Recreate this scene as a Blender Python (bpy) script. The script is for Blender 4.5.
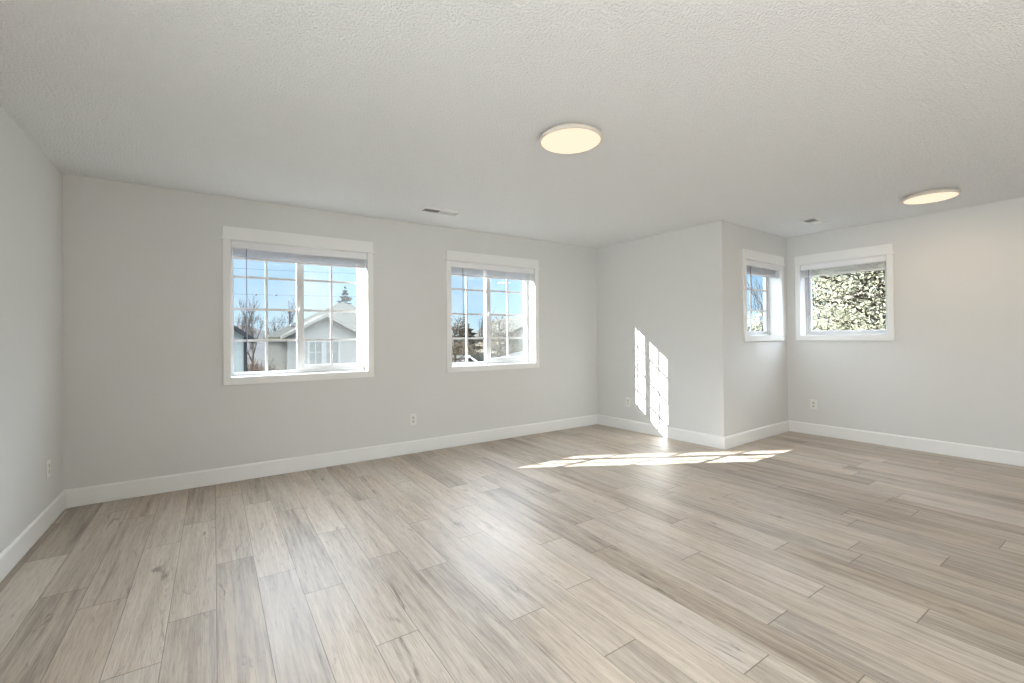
import bpy, bmesh, math, random
from mathutils import Vector, Matrix
from math import sin, cos, pi, atan2, sqrt, radians

scene = bpy.context.scene
for o in list(bpy.data.objects):
    bpy.data.objects.remove(o, do_unlink=True)
col = scene.collection

# ------------------------------------------------------------------ camera
F_PX, YAW, PITCH, ROLL = 448.86, 0.5916, 0.0068, -0.0090
CX, CY, EYE = 515.43, 333.73, 1.2184
cam_data = bpy.data.cameras.new('camera')
cam = bpy.data.objects.new('camera', cam_data)
col.objects.link(cam)
cam_data.sensor_width = 36.0
cam_data.lens = F_PX * 36.0 / 1024.0
cam_data.shift_x = -(CX - 512.0) / 1024.0
cam_data.shift_y = (CY - 341.5) / 1024.0
cam_data.clip_start = 0.05
cam_data.clip_end = 1000
fw = Vector((sin(YAW) * cos(PITCH), cos(YAW) * cos(PITCH), sin(PITCH)))
r0 = Vector((cos(YAW), -sin(YAW), 0))
u0 = r0.cross(fw)
rt = r0 * cos(ROLL) + u0 * sin(ROLL)
up = u0 * cos(ROLL) - r0 * sin(ROLL)
cam.matrix_world = Matrix(((rt.x, up.x, -fw.x, 0), (rt.y, up.y, -fw.y, 0),
                           (rt.z, up.z, -fw.z, EYE), (0, 0, 0, 1)))
scene.camera = cam

# ------------------------------------------------------------------ exposure
vs = scene.view_settings
vs.view_transform = 'Standard'
vs.look = 'None'
vs.exposure = 0.21
vs.gamma = 1.0
vs.use_curve_mapping = False
scene.cycles.max_bounces = 14
scene.cycles.diffuse_bounces = 8
scene.cycles.transparent_max_bounces = 24

# ------------------------------------------------------------------ sky
SKY_STRENGTH = 1.0
world = bpy.data.worlds.new('sky')
scene.world = world
world.use_nodes = True
wt = world.node_tree
wt.nodes.clear()


def N(t, kind, **kw):
    n = t.nodes.new(kind)
    for k, v in kw.items():
        if k in ('operation', 'blend_type', 'data_type', 'noise_dimensions', 'feature', 'uv_map', 'attribute_name',
                 'distribution', 'subsurface_method', 'noise_type', 'clamp', 'use_clamp'):
            setattr(n, k, v)
        else:
            n.inputs[k].default_value = v
    return n


def ramp(t, stops):
    n = t.nodes.new('ShaderNodeValToRGB')
    e = n.color_ramp.elements
    while len(e) < len(stops):
        e.new(0.5)
    for i, (p, c) in enumerate(stops):
        e[i].position = p
        e[i].color = (c[0], c[1], c[2], 1) if hasattr(c, '__len__') else (c, c, c, 1)
    return n


w_out = wt.nodes.new('ShaderNodeOutputWorld')
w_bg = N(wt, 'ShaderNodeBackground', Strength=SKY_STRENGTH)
w_tc = wt.nodes.new('ShaderNodeTexCoord')
w_sep = wt.nodes.new('ShaderNodeSeparateXYZ')
wt.links.new(w_tc.outputs['Generated'], w_sep.inputs[0])
w_grad = ramp(wt, [(0.0, (0.60, 0.80, 0.95)), (0.03, (0.52, 0.77, 0.97)), (0.13, (0.30, 0.60, 0.96)), (0.26, (0.55, 0.68, 0.86)), (0.5, (0.62, 0.70, 0.82))])
wt.links.new(w_sep.outputs['Z'], w_grad.inputs[0])
w_map = wt.nodes.new('ShaderNodeMapping')
w_map.inputs['Scale'].default_value = (2.6, 2.6, 3.6)
wt.links.new(w_tc.outputs['Generated'], w_map.inputs[0])
w_noise = N(wt, 'ShaderNodeTexNoise', Scale=2.0, Detail=5.0, Roughness=0.5, Distortion=0.3)
wt.links.new(w_map.outputs[0], w_noise.inputs['Vector'])
w_cr = ramp(wt, [(0.42, 0.0), (0.85, 0.8)])
wt.links.new(w_noise.outputs['Fac'], w_cr.inputs[0])
w_mix = N(wt, 'ShaderNodeMixRGB')
wt.links.new(w_cr.outputs[0], w_mix.inputs['Fac'])
wt.links.new(w_grad.outputs[0], w_mix.inputs['Color1'])
w_mix.inputs['Color2'].default_value = (0.86, 0.91, 0.96, 1)
# upper sky brightened to light the room, above the strip seen from it
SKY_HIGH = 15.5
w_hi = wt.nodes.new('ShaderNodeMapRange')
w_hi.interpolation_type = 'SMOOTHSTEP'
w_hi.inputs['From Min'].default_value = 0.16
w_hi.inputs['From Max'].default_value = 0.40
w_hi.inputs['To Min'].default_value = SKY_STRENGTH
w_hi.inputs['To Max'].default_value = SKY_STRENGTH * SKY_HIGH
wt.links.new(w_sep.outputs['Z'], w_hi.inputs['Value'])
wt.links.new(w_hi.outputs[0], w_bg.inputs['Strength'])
wt.links.new(w_mix.outputs[0], w_bg.inputs['Color'])
wt.links.new(w_bg.outputs[0], w_out.inputs[0])

# ------------------------------------------------------------------ sun
SUN_DIR = Vector((2.05, -1.20, -1.0))
sun_data = bpy.data.lights.new('sun', 'SUN')
sun_data.energy = 31.0
sun_data.angle = radians(0.06)
sun_data.color = (1.0, 0.995, 0.985)
sun = bpy.data.objects.new('sun', sun_data)
sun.rotation_euler = SUN_DIR.to_track_quat('-Z', 'Y').to_euler()
sun.location = (-20, 12, 12)
col.objects.link(sun)

# ------------------------------------------------------------------ area lamps
def area(name, loc, direction, sx, sy, power, color):
    d = bpy.data.lights.new(name, 'AREA')
    d.shape = 'RECTANGLE'
    d.size, d.size_y = sx, sy
    d.energy = power
    d.color = color
    o = bpy.data.objects.new(name, d)
    o.location = loc
    o.rotation_euler = Vector(direction).to_track_quat('-Z', 'Z').to_euler()
    col.objects.link(o)
    return o


# fill light added in the unseen left-wall window, behind the viewpoint
area('side_fill', (-1.13, -0.50, 1.30), (1, 0.06, -0.05), 2.4, 1.7, 112.0, (0.975, 0.99, 1.0))


# ================================================================== helpers
def tag(o, label=None, cat=None, group=None, kind=None):
    if label: o['label'] = label
    if cat: o['category'] = cat
    if group: o['group'] = group
    if kind: o['kind'] = kind
    return o


def empty(name, loc=(0, 0, 0), rz=0.0, parent=None):
    o = bpy.data.objects.new(name, None)
    o.empty_display_size = 0.1
    o.location = loc
    o.rotation_euler = (0, 0, rz)
    col.objects.link(o)
    if parent: o.parent = parent
    return o


class MB:
    def __init__(self):
        self.bm = bmesh.new()

    def box(self, x0, x1, y0, y1, z0, z1):
        v = [self.bm.verts.new(p) for p in ((x0, y0, z0), (x1, y0, z0), (x1, y1, z0), (x0, y1, z0),
                                            (x0, y0, z1), (x1, y0, z1), (x1, y1, z1), (x0, y1, z1))]
        for f in ((3, 2, 1, 0), (4, 5, 6, 7), (0, 1, 5, 4), (1, 2, 6, 5), (2, 3, 7, 6), (3, 0, 4, 7)):
            self.bm.faces.new([v[i] for i in f])
        return self

    def face(self, pts):
        return self.bm.faces.new([self.bm.verts.new(p) for p in pts])

    def prism(self, poly, axis, a, b):
        """poly: 2-D points; axis 'x': (y,z), 'y': (x,z), 'z': (x,y); extruded from a to b"""
        def P(p, c):
            return {'x': (c, p[0], p[1]), 'y': (p[0], c, p[1]), 'z': (p[0], p[1], c)}[axis]
        A = [self.bm.verts.new(P(p, a)) for p in poly]
        B = [self.bm.verts.new(P(p, b)) for p in poly]
        self.bm.faces.new(A)
        self.bm.faces.new(B[::-1])
        n = len(poly)
        for i in range(n):
            self.bm.faces.new([A[i], B[i], B[(i + 1) % n], A[(i + 1) % n]])
        return self

    def hull(self, bottom, top):
        A = [self.bm.verts.new(p) for p in bottom]
        B = [self.bm.verts.new(p) for p in top]
        n = len(A)
        self.bm.faces.new(A)
        self.bm.faces.new(B[::-1])
        for i in range(n):
            self.bm.faces.new([A[i], B[i], B[(i + 1) % n], A[(i + 1) % n]])
        return self

    def ring(self, x0, x1, z0, z1, w, y0, y1, wb=None, wt_=None, wl=None, wr=None):
        """rectangular frame in the XZ plane, outer x0..x1, z0..z1"""
        wb = w if wb is None else wb
        wt_ = w if wt_ is None else wt_
        wl = w if wl is None else wl
        wr = w if wr is None else wr
        o = [(x0, z0), (x1, z0), (x1, z1), (x0, z1)]
        i = [(x0 + wl, z0 + wb), (x1 - wr, z0 + wb), (x1 - wr, z1 - wt_), (x0 + wl, z1 - wt_)]
        V = {}
        for nm, pts in (('o', o), ('i', i)):
            for k, (x, z) in enumerate(pts):
                for j, y in enumerate((y0, y1)):
                    V[nm, k, j] = self.bm.verts.new((x, y, z))
        for k in range(4):
            q = (k + 1) % 4
            self.bm.faces.new([V['o', k, 0], V['o', q, 0], V['i', q, 0], V['i', k, 0]])
            self.bm.faces.new([V['o', q, 1], V['o', k, 1], V['i', k, 1], V['i', q, 1]])
            self.bm.faces.new([V['o', k, 1], V['o', q, 1], V['o', q, 0], V['o', k, 0]])
            self.bm.faces.new([V['i', k, 0], V['i', q, 0], V['i', q, 1], V['i', k, 1]])
        return self

    def tube(self, pts, radii, seg=6, cap=True):
        pts = [Vector(p) for p in pts]
        if not hasattr(radii, '__len__'): radii = [radii] * len(pts)
        rings = []
        for i, p in enumerate(pts):
            t = (pts[min(i + 1, len(pts) - 1)] - pts[max(i - 1, 0)]).normalized()
            a = t.orthogonal().normalized()
            b = t.cross(a)
            rings.append([self.bm.verts.new(p + (a * cos(2 * pi * k / seg) + b * sin(2 * pi * k / seg)) * radii[i]) for k in range(seg)])
        for A, B in zip(rings, rings[1:]):
            off = min(range(seg), key=lambda o: sum((A[k].co - B[(k + o) % seg].co).length_squared for k in range(seg)))
            for k in range(seg):
                self.bm.faces.new([A[k], A[(k + 1) % seg], B[(k + 1 + off) % seg], B[(k + off) % seg]])
        if cap and seg > 2:
            self.bm.faces.new(rings[0][::-1])
            self.bm.faces.new(rings[-1])
        return self

    def lathe(self, prof, seg=48, center=(0, 0, 0)):
        cx, cy, cz = center
        rings = []
        for r, z in prof:
            if r < 1e-6:
                rings.append([self.bm.verts.new((cx, cy, cz + z))])
            else:
                rings.append([self.bm.verts.new((cx + r * cos(2 * pi * k / seg), cy + r * sin(2 * pi * k / seg), cz + z)) for k in range(seg)])
        for A, B in zip(rings, rings[1:]):
            for k in range(seg):
                q = (k + 1) % seg
                if len(A) == 1 and len(B) > 1: self.bm.faces.new([A[0], B[k], B[q]])
                elif len(B) == 1 and len(A) > 1: self.bm.faces.new([A[k], A[q], B[0]])
                elif len(A) > 1: self.bm.faces.new([A[k], A[q], B[q], B[k]])
        return self

    def build(self, name, mat, parent=None, loc=(0, 0, 0), rz=0.0, bevel=0.0, smooth=False, fix=True):
        if fix:
            bmesh.ops.recalc_face_normals(self.bm, faces=self.bm.faces)
        me = bpy.data.meshes.new(name)
        self.bm.to_mesh(me)
        self.bm.free()
        me.materials.append(mat)
        if smooth:
            for p in me.polygons: p.use_smooth = True
        o = bpy.data.objects.new(name, me)
        o.location = loc
        o.rotation_euler = (0, 0, rz)
        col.objects.link(o)
        if parent: o.parent = parent
        if bevel:
            m = o.modifiers.new('bevel', 'BEVEL')
            m.width = bevel
            m.segments = 2
            m.limit_method = 'ANGLE'
        return o


# ================================================================== materials
def new_mat(name):
    m = bpy.data.materials.new(name)
    m.use_nodes = True
    t = m.node_tree
    t.nodes.clear()
    out = t.nodes.new('ShaderNodeOutputMaterial')
    b = t.nodes.new('ShaderNodeBsdfPrincipled')
    t.links.new(b.outputs[0], out.inputs[0])
    return m, t, b, out


def plain(name, c, rough=0.5, var=0.06, scale=8.0, bump=0.0, bscale=200.0, metallic=0.0, spec=0.5, bdist=0.002):
    """colour with a soft noise variation and optional bump"""
    m, t, b, out = new_mat(name)
    b.inputs['Roughness'].default_value = rough
    b.inputs['Metallic'].default_value = metallic
    b.inputs['Specular IOR Level'].default_value = spec
    tc = t.nodes.new('ShaderNodeTexCoord')
    n = N(t, 'ShaderNodeTexNoise', Scale=scale, Detail=4.0)
    t.links.new(tc.outputs['Object'], n.inputs['Vector'])
    rp = ramp(t, [(0.3, tuple(x * (1 - var) for x in c)), (0.7, tuple(min(1, x * (1 + var)) for x in c))])
    t.links.new(n.outputs['Fac'], rp.inputs[0])
    t.links.new(rp.outputs[0], b.inputs['Base Color'])
    if bump:
        n2 = N(t, 'ShaderNodeTexNoise', Scale=bscale, Detail=3.0, Roughness=0.55)
        t.links.new(tc.outputs['Object'], n2.inputs['Vector'])
        bp = N(t, 'ShaderNodeBump', Strength=bump, Distance=bdist)
        t.links.new(n2.outputs['Fac'], bp.inputs['Height'])
        t.links.new(bp.outputs[0], b.inputs['Normal'])
    return m


WALL_COL = (0.660, 0.662, 0.650)
M_wall = plain('painted_drywall', WALL_COL, rough=0.62, var=0.012, scale=1.2, bump=0.35, bscale=110, spec=0.35, bdist=0.003)
M_ceil = None
M_trim = plain('white_trim_paint', (0.795, 0.80, 0.79), rough=0.38, var=0.01, scale=3, spec=0.5)
M_vinyl = plain('white_vinyl', (0.60, 0.60, 0.60), rough=0.35, var=0.01, scale=3)
M_valance = plain('white_valance', (0.76, 0.765, 0.78), rough=0.45, var=0.01, scale=3)
M_slat = plain('blind_slat', (0.66, 0.66, 0.68), rough=0.45, var=0.03, scale=6)
M_cord = plain('blind_cord', (0.62, 0.62, 0.62), rough=0.8, var=0.03, scale=40)
M_outlet = plain('outlet_plastic', (0.76, 0.755, 0.72), rough=0.35, var=0.01, scale=10)
M_dark = plain('slot_dark', (0.05, 0.048, 0.045), rough=0.7)
M_sock = plain('socket_plastic', (0.60, 0.59, 0.55), rough=0.4, var=0.01)
M_metal = plain('screw_metal', (0.55, 0.54, 0.52), rough=0.35, metallic=0.9)
M_vent = plain('vent_enamel', (0.74, 0.74, 0.73), rough=0.4, var=0.01)
M_duct = plain('duct_inside', (0.12, 0.12, 0.14), rough=0.7)
M_lampring = plain('lamp_ring', (0.72, 0.66, 0.58), rough=0.4, var=0.01)


def ceiling_mat():
    m, t, b, out = new_mat('textured_ceiling_paint')
    b.inputs['Roughness'].default_value = 0.85
    b.inputs['Specular IOR Level'].default_value = 0.2
    b.inputs['Base Color'].default_value = (0.865, 0.88, 0.89, 1)
    tc = t.nodes.new('ShaderNodeTexCoord')
    n1 = N(t, 'ShaderNodeTexNoise', Scale=84.0, Detail=3.0, Roughness=0.6, Distortion=0.2)
    t.links.new(tc.outputs['Object'], n1.inputs['Vector'])
    rp = ramp(t, [(0.40, 0.0), (0.62, 1.0)])
    t.links.new(n1.outputs['Fac'], rp.inputs[0])
    bp = N(t, 'ShaderNodeBump', Strength=0.85, Distance=0.006)
    t.links.new(rp.outputs[0], bp.inputs['Height'])
    t.links.new(bp.outputs[0], b.inputs['Normal'])
    return m


M_ceil = ceiling_mat()


def floor_mat():
    m, t, b, out = new_mat('oak_vinyl_planks')
    L = t.links.new
    uv = N(t, 'ShaderNodeUVMap', uv_map='plank')
    loc = N(t, 'ShaderNodeUVMap', uv_map='local')
    at = N(t, 'ShaderNodeAttribute', attribute_name='tone')
    sepc = t.nodes.new('ShaderNodeSeparateColor')
    L(at.outputs['Color'], sepc.inputs[0])
    # long grain
    mp = t.nodes.new('ShaderNodeMapping'); mp.inputs['Scale'].default_value = (46.0, 1.7, 1.0)
    L(uv.outputs[0], mp.inputs[0])
    g1 = N(t, 'ShaderNodeTexNoise', Scale=1.0, Detail=7.0, Roughness=0.62, Distortion=0.35)
    L(mp.outputs[0], g1.inputs['Vector'])
    # broad cathedral bands
    mp2 = t.nodes.new('ShaderNodeMapping'); mp2.inputs['Scale'].default_value = (9.0, 0.9, 1.0)
    L(uv.outputs[0], mp2.inputs[0])
    g2 = N(t, 'ShaderNodeTexNoise', Scale=1.0, Detail=3.0, Roughness=0.5, Distortion=0.8)
    L(mp2.outputs[0], g2.inputs['Vector'])
    # fine pores
    mp3 = t.nodes.new('ShaderNodeMapping'); mp3.inputs['Scale'].default_value = (260.0, 9.0, 1.0)
    L(uv.outputs[0], mp3.inputs[0])
    g3 = N(t, 'ShaderNodeTexNoise', Scale=1.0, Detail=3.0, Roughness=0.6)
    L(mp3.outputs[0], g3.inputs['Vector'])
    # knots and dark mineral streaks
    mp4 = t.nodes.new('ShaderNodeMapping'); mp4.inputs['Scale'].default_value = (13.0, 2.4, 1.0)
    L(uv.outputs[0], mp4.inputs[0])
    g4 = N(t, 'ShaderNodeTexNoise', Scale=1.0, Detail=5.0, Roughness=0.7, Distortion=1.1)
    L(mp4.outputs[0], g4.inputs['Vector'])

    base = ramp(t, [(0.26, (0.205, 0.163, 0.126)), (0.47, (0.430, 0.366, 0.300)), (0.69, (0.585, 0.517, 0.440))])
    add = N(t, 'ShaderNodeMath', operation='MULTIPLY_ADD'); L(g1.outputs['Fac'], add.inputs[0]); add.inputs[1].default_value = 0.62
    m2 = N(t, 'ShaderNodeMath', operation='MULTIPLY'); L(g2.outputs['Fac'], m2.inputs[0]); m2.inputs[1].default_value = 0.42
    L(m2.outputs[0], add.inputs[2])
    add2 = N(t, 'ShaderNodeMath', operation='MULTIPLY_ADD'); L(sepc.outputs[0], add2.inputs[0]); add2.inputs[1].default_value = 0.20
    L(add.outputs[0], add2.inputs[2])
    sub = N(t, 'ShaderNodeMath', operation='SUBTRACT'); L(add2.outputs[0], sub.inputs[0]); sub.inputs[1].default_value = 0.11
    L(sub.outputs[0], base.inputs[0])
    # grey planks against tan planks
    grey = N(t, 'ShaderNodeMixRGB', blend_type='MULTIPLY')
    tint = ramp(t, [(0.0, (1.02, 0.99, 0.955)), (1.0, (0.985, 0.995, 1.02))])
    L(sepc.outputs[1], tint.inputs[0])
    grey.inputs['Fac'].default_value = 1.0
    L(base.outputs[0], grey.inputs['Color1']); L(tint.outputs[0], grey.inputs['Color2'])
    pores = ramp(t, [(0.33, 0.72), (0.52, 1.0)])
    L(g3.outputs['Fac'], pores.inputs[0])
    mulp = N(t, 'ShaderNodeMixRGB', blend_type='MULTIPLY', Fac=1.0)
    L(grey.outputs[0], mulp.inputs['Color1']); L(pores.outputs[0], mulp.inputs['Color2'])
    kn = ramp(t, [(0.29, (0.48, 0.45, 0.44)), (0.39, (1, 1, 1))])
    L(g4.outputs['Fac'], kn.inputs[0])
    mulk = N(t, 'ShaderNodeMixRGB', blend_type='MULTIPLY', Fac=1.0)
    L(mulp.outputs[0], mulk.inputs['Color1']); L(kn.outputs[0], mulk.inputs['Color2'])
    # seams: local uv holds distance to the plank's sides (u) and ends (v) in metres
    sp = t.nodes.new('ShaderNodeSeparateXYZ'); L(loc.outputs[0], sp.inputs[0])

    def edge(sock, width, thr):
        # triangle distance to the nearer edge
        a = N(t, 'ShaderNodeMath', operation='SUBTRACT'); a.inputs[0].default_value = width; L(sock, a.inputs[1])
        mn = N(t, 'ShaderNodeMath', operation='MINIMUM'); L(sock, mn.inputs[0]); L(a.outputs[0], mn.inputs[1])
        mr = t.nodes.new('ShaderNodeMapRange')
        mr.inputs['From Min'].default_value = thr * 0.35; mr.inputs['From Max'].default_value = thr
        L(mn.outputs[0], mr.inputs['Value'])
        return mr
    e1 = edge(sp.outputs['X'], 0.1745, 0.0018)
    e2 = edge(sp.outputs['Y'], 1.22, 0.0030)
    em = N(t, 'ShaderNodeMath', operation='MINIMUM'); L(e1.outputs[0], em.inputs[0]); L(e2.outputs[0], em.inputs[1])
    sc = ramp(t, [(0.0, (0.42, 0.40, 0.38)), (1.0, (1, 1, 1))])
    L(em.outputs[0], sc.inputs[0])
    fin = N(t, 'ShaderNodeMixRGB', blend_type='MULTIPLY', Fac=1.0)
    L(mulk.outputs[0], fin.inputs['Color1']); L(sc.outputs[0], fin.inputs['Color2'])
    L(fin.outputs[0], b.inputs['Base Color'])
    b.inputs['Specular IOR Level'].default_value = 0.5
    rr = ramp(t, [(0.3, 0.37), (0.7, 0.47)])
    L(g1.outputs['Fac'], rr.inputs[0]); L(rr.outputs[0], b.inputs['Roughness'])
    # embossed grain
    hm = N(t, 'ShaderNodeMath', operation='MULTIPLY_ADD'); L(g3.outputs['Fac'], hm.inputs[0]); hm.inputs[1].default_value = 0.5
    L(g1.outputs['Fac'], hm.inputs[2])
    hs = N(t, 'ShaderNodeMath', operation='MULTIPLY_ADD'); L(em.outputs[0], hs.inputs[0]); hs.inputs[1].default_value = 0.8
    L(hm.outputs[0], hs.inputs[2])
    bp = N(t, 'ShaderNodeBump', Strength=0.45, Distance=0.0015)
    L(hs.outputs[0], bp.inputs['Height']); L(bp.outputs[0], b.inputs['Normal'])
    return m


M_floor = floor_mat()


def glass_mat(name, tint=(0.97, 0.985, 0.98), refl=0.06):
    m = bpy.data.materials.new(name)
    m.use_nodes = True
    t = m.node_tree
    t.nodes.clear()
    out = t.nodes.new('ShaderNodeOutputMaterial')
    tr = t.nodes.new('ShaderNodeBsdfTransparent'); tr.inputs[0].default_value = (*tint, 1)
    gl = t.nodes.new('ShaderNodeBsdfGlossy'); gl.inputs['Roughness'].default_value = 0.02
    lw = N(t, 'ShaderNodeLayerWeight', Blend=0.5)
    pw = N(t, 'ShaderNodeMath', operation='POWER'); pw.inputs[1].default_value = 5.0
    t.links.new(lw.outputs['Facing'], pw.inputs[0])
    fr = N(t, 'ShaderNodeMath', operation='MULTIPLY_ADD'); fr.inputs[1].default_value = 0.7; fr.inputs[2].default_value = 0.02
    t.links.new(pw.outputs[0], fr.inputs[0])
    mx = t.nodes.new('ShaderNodeMixShader')
    t.links.new(fr.outputs[0], mx.inputs[0])
    t.links.new(tr.outputs[0], mx.inputs[1])
    t.links.new(gl.outputs[0], mx.inputs[2])
    t.links.new(mx.outputs[0], out.inputs[0])
    return m


def screen_mat():
    m = bpy.data.materials.new('insect_screen_mesh')
    m.use_nodes = True
    t = m.node_tree
    t.nodes.clear()
    out = t.nodes.new('ShaderNodeOutputMaterial')
    tr = t.nodes.new('ShaderNodeBsdfTransparent')
    df = t.nodes.new('ShaderNodeBsdfDiffuse'); df.inputs[0].default_value = (0.62, 0.62, 0.58, 1)
    tl = t.nodes.new('ShaderNodeBsdfTranslucent'); tl.inputs[0].default_value = (0.62, 0.62, 0.58, 1)
    m1 = N(t, 'ShaderNodeMixShader', Fac=0.5)
    t.links.new(df.outputs[0], m1.inputs[1]); t.links.new(tl.outputs[0], m1.inputs[2])
    mx = N(t, 'ShaderNodeMixShader', Fac=0.04)
    t.links.new(tr.outputs[0], mx.inputs[1]); t.links.new(m1.outputs[0], mx.inputs[2])
    t.links.new(mx.outputs[0], out.inputs[0])
    return m


def wand_mat():
    m = bpy.data.materials.new('clear_plastic_wand')
    m.use_nodes = True
    t = m.node_tree
    t.nodes.clear()
    out = t.nodes.new('ShaderNodeOutputMaterial')
    tr = t.nodes.new('ShaderNodeBsdfTransparent'); tr.inputs[0].default_value = (0.55, 0.62, 0.72, 1)
    gl = t.nodes.new('ShaderNodeBsdfPrincipled'); gl.inputs['Base Color'].default_value = (0.42, 0.47, 0.55, 1)
    gl.inputs['Roughness'].default_value = 0.2
    mx = N(t, 'ShaderNodeMixShader', Fac=0.6)
    t.links.new(tr.outputs[0], mx.inputs[1]); t.links.new(gl.outputs[0], mx.inputs[2])
    t.links.new(mx.outputs[0], out.inputs[0])
    return m


def lamp_mat(strength):
    m = bpy.data.materials.new('lamp_diffuser')
    m.use_nodes = True
    t = m.node_tree
    t.nodes.clear()
    out = t.nodes.new('ShaderNodeOutputMaterial')
    em = N(t, 'ShaderNodeEmission', Strength=strength)
    em.inputs['Color'].default_value = (1.0, 0.80, 0.60, 1)
    t.links.new(em.outputs[0], out.inputs[0])
    return m


M_glass = glass_mat('window_glass')
M_screen = screen_mat()
M_wand = wand_mat()
M_lamp = lamp_mat(1.02)

# ================================================================== room shell
H = 2.44
T = 0.20
ROOM = [Vector((-0.912, -3.0)), Vector((-0.912, 4.555)), Vector((4.413, 4.545)), Vector((4.505, 2.738)),
        Vector((6.019, 2.796)), Vector((6.209, -3.0))]
SIDES = ['left', 'back', 'partition', 'nook', 'right', 'rear']


def offset_poly(poly, d):
    """d > 0 moves the outline inwards (the polygon runs clockwise, inside on the right)"""
    n = len(poly)
    out = []
    for i in range(n):
        a, b, c = poly[i - 1], poly[i], poly[(i + 1) % n]
        e1 = (b - a).normalized(); e2 = (c - b).normalized()
        n1 = Vector((e1.y, -e1.x)); n2 = Vector((e2.y, -e2.x))
        p1 = b + n1 * d; p2 = b + n2 * d
        den = e1.x * e2.y - e1.y * e2.x
        q = p2 - p1
        tt = (q.x * e2.y - q.y * e2.x) / den
        out.append(p1 + e1 * tt)
    return out


OUTER = offset_poly(ROOM, -T)
WALLS = {}
for i, s in enumerate(SIDES):
    a, b = ROOM[i], ROOM[(i + 1) % 6]
    WALLS[s] = (a, b, OUTER[i], OUTER[(i + 1) % 6])

# window openings in wall coordinates (s along the wall, z): inner edge of the casing
WIN = {
    1: dict(side='back', s0=1.034, s1=2.188, z0=0.892, z1=2.076, wb=0.064),
    2: dict(side='back', s0=3.104, s1=4.258, z0=0.892, z1=2.076, wb=0.064),
    3: dict(side='nook', s0=0.483, s1=1.345, z0=1.205, z1=2.076, wb=0.063),
    4: dict(side='right', s0=0.163, s1=1.013, z0=1.205, z1=2.076, wb=0.063),
}
HOLES = {s: [] for s in SIDES}
for k, w in WIN.items():
    HOLES[w['side']].append((w['s0'] - 0.012, w['s1'] + 0.012, w['z0'] - 0.012, w['z1'] + 0.012))
ADDED_WIN = dict(y0=-1.75, y1=0.75, z0=0.45, z1=2.25)      # window added in the left wall for light, behind the viewpoint
HOLES['left'].append((ADDED_WIN['y0'] + 3.0, ADDED_WIN['y1'] + 3.0, ADDED_WIN['z0'], ADDED_WIN['z1']))


def wall(side):
    a, b, oa, ob = WALLS[side]
    e = (b - a).normalized()
    nrm = Vector((e.y, -e.x))
    Ln = (b - a).length
    holes = HOLES[side]
    ss = sorted({0.0, Ln} | {h[0] for h in holes} | {h[1] for h in holes})
    zs = sorted({0.0, H} | {h[2] for h in holes} | {h[3] for h in holes})
    mb = MB()
    cache = {}

    def V(i, j, out):
        if (i, j, out) not in cache:
            p = a + e * ss[i]
            if out:
                if i == 0: p = oa
                elif i == len(ss) - 1: p = ob
                else: p = p - nrm * T
            cache[i, j, out] = mb.bm.verts.new((p.x, p.y, zs[j]))
        return cache[i, j, out]

    def solid(i, j):
        if i < 0 or j < 0 or i >= len(ss) - 1 or j >= len(zs) - 1: return False
        c = ((ss[i] + ss[i + 1]) / 2, (zs[j] + zs[j + 1]) / 2)
        return not any(h[0] < c[0] < h[1] and h[2] < c[1] < h[3] for h in holes)
    for i in range(len(ss) - 1):
        for j in range(len(zs) - 1):
            if not solid(i, j): continue
            mb.bm.faces.new([V(i, j, 0), V(i + 1, j, 0), V(i + 1, j + 1, 0), V(i, j + 1, 0)])
            mb.bm.faces.new([V(i, j, 1), V(i, j + 1, 1), V(i + 1, j + 1, 1), V(i + 1, j, 1)])
            if not solid(i - 1, j): mb.bm.faces.new([V(i, j, 0), V(i, j + 1, 0), V(i, j + 1, 1), V(i, j, 1)])
            if not solid(i + 1, j): mb.bm.faces.new([V(i + 1, j, 0), V(i + 1, j, 1), V(i + 1, j + 1, 1), V(i + 1, j + 1, 0)])
            if not solid(i, j - 1): mb.bm.faces.new([V(i, j, 0), V(i, j, 1), V(i + 1, j, 1), V(i + 1, j, 0)])
            if not solid(i, j + 1): mb.bm.faces.new([V(i, j + 1, 0), V(i + 1, j + 1, 0), V(i + 1, j + 1, 1), V(i, j + 1, 1)])
    o = mb.build('wall_' + side, M_wall)
    tag(o, kind='structure')


for s in SIDES: wall(s)

# ceiling slab
mb = MB()
mb.prism([(p.x, p.y) for p in OUTER], 'z', H, H + 0.25)
tag(mb.build('ceiling', M_ceil), kind='structure')

# floor: one mesh of planks that run towards the windowed wall
PW, PL_, PX0 = 0.1745, 1.22, 0.005
JOINT = {-5: 3.57, -4: 3.03, -3: 2.806, -2: 3.39, -1: 2.45, 0: 2.93, 1: 2.637, 2: 2.347, 3: 3.013, 4: 2.512, 5: 2.24, 6: 1.62,
         7: 2.46, 8: 1.67, 9: 0.893, 12: 1.53, 13: 0.98, 15: 1.303, 17: 1.07, 20: 1.30, 22: 1.025}


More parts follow.
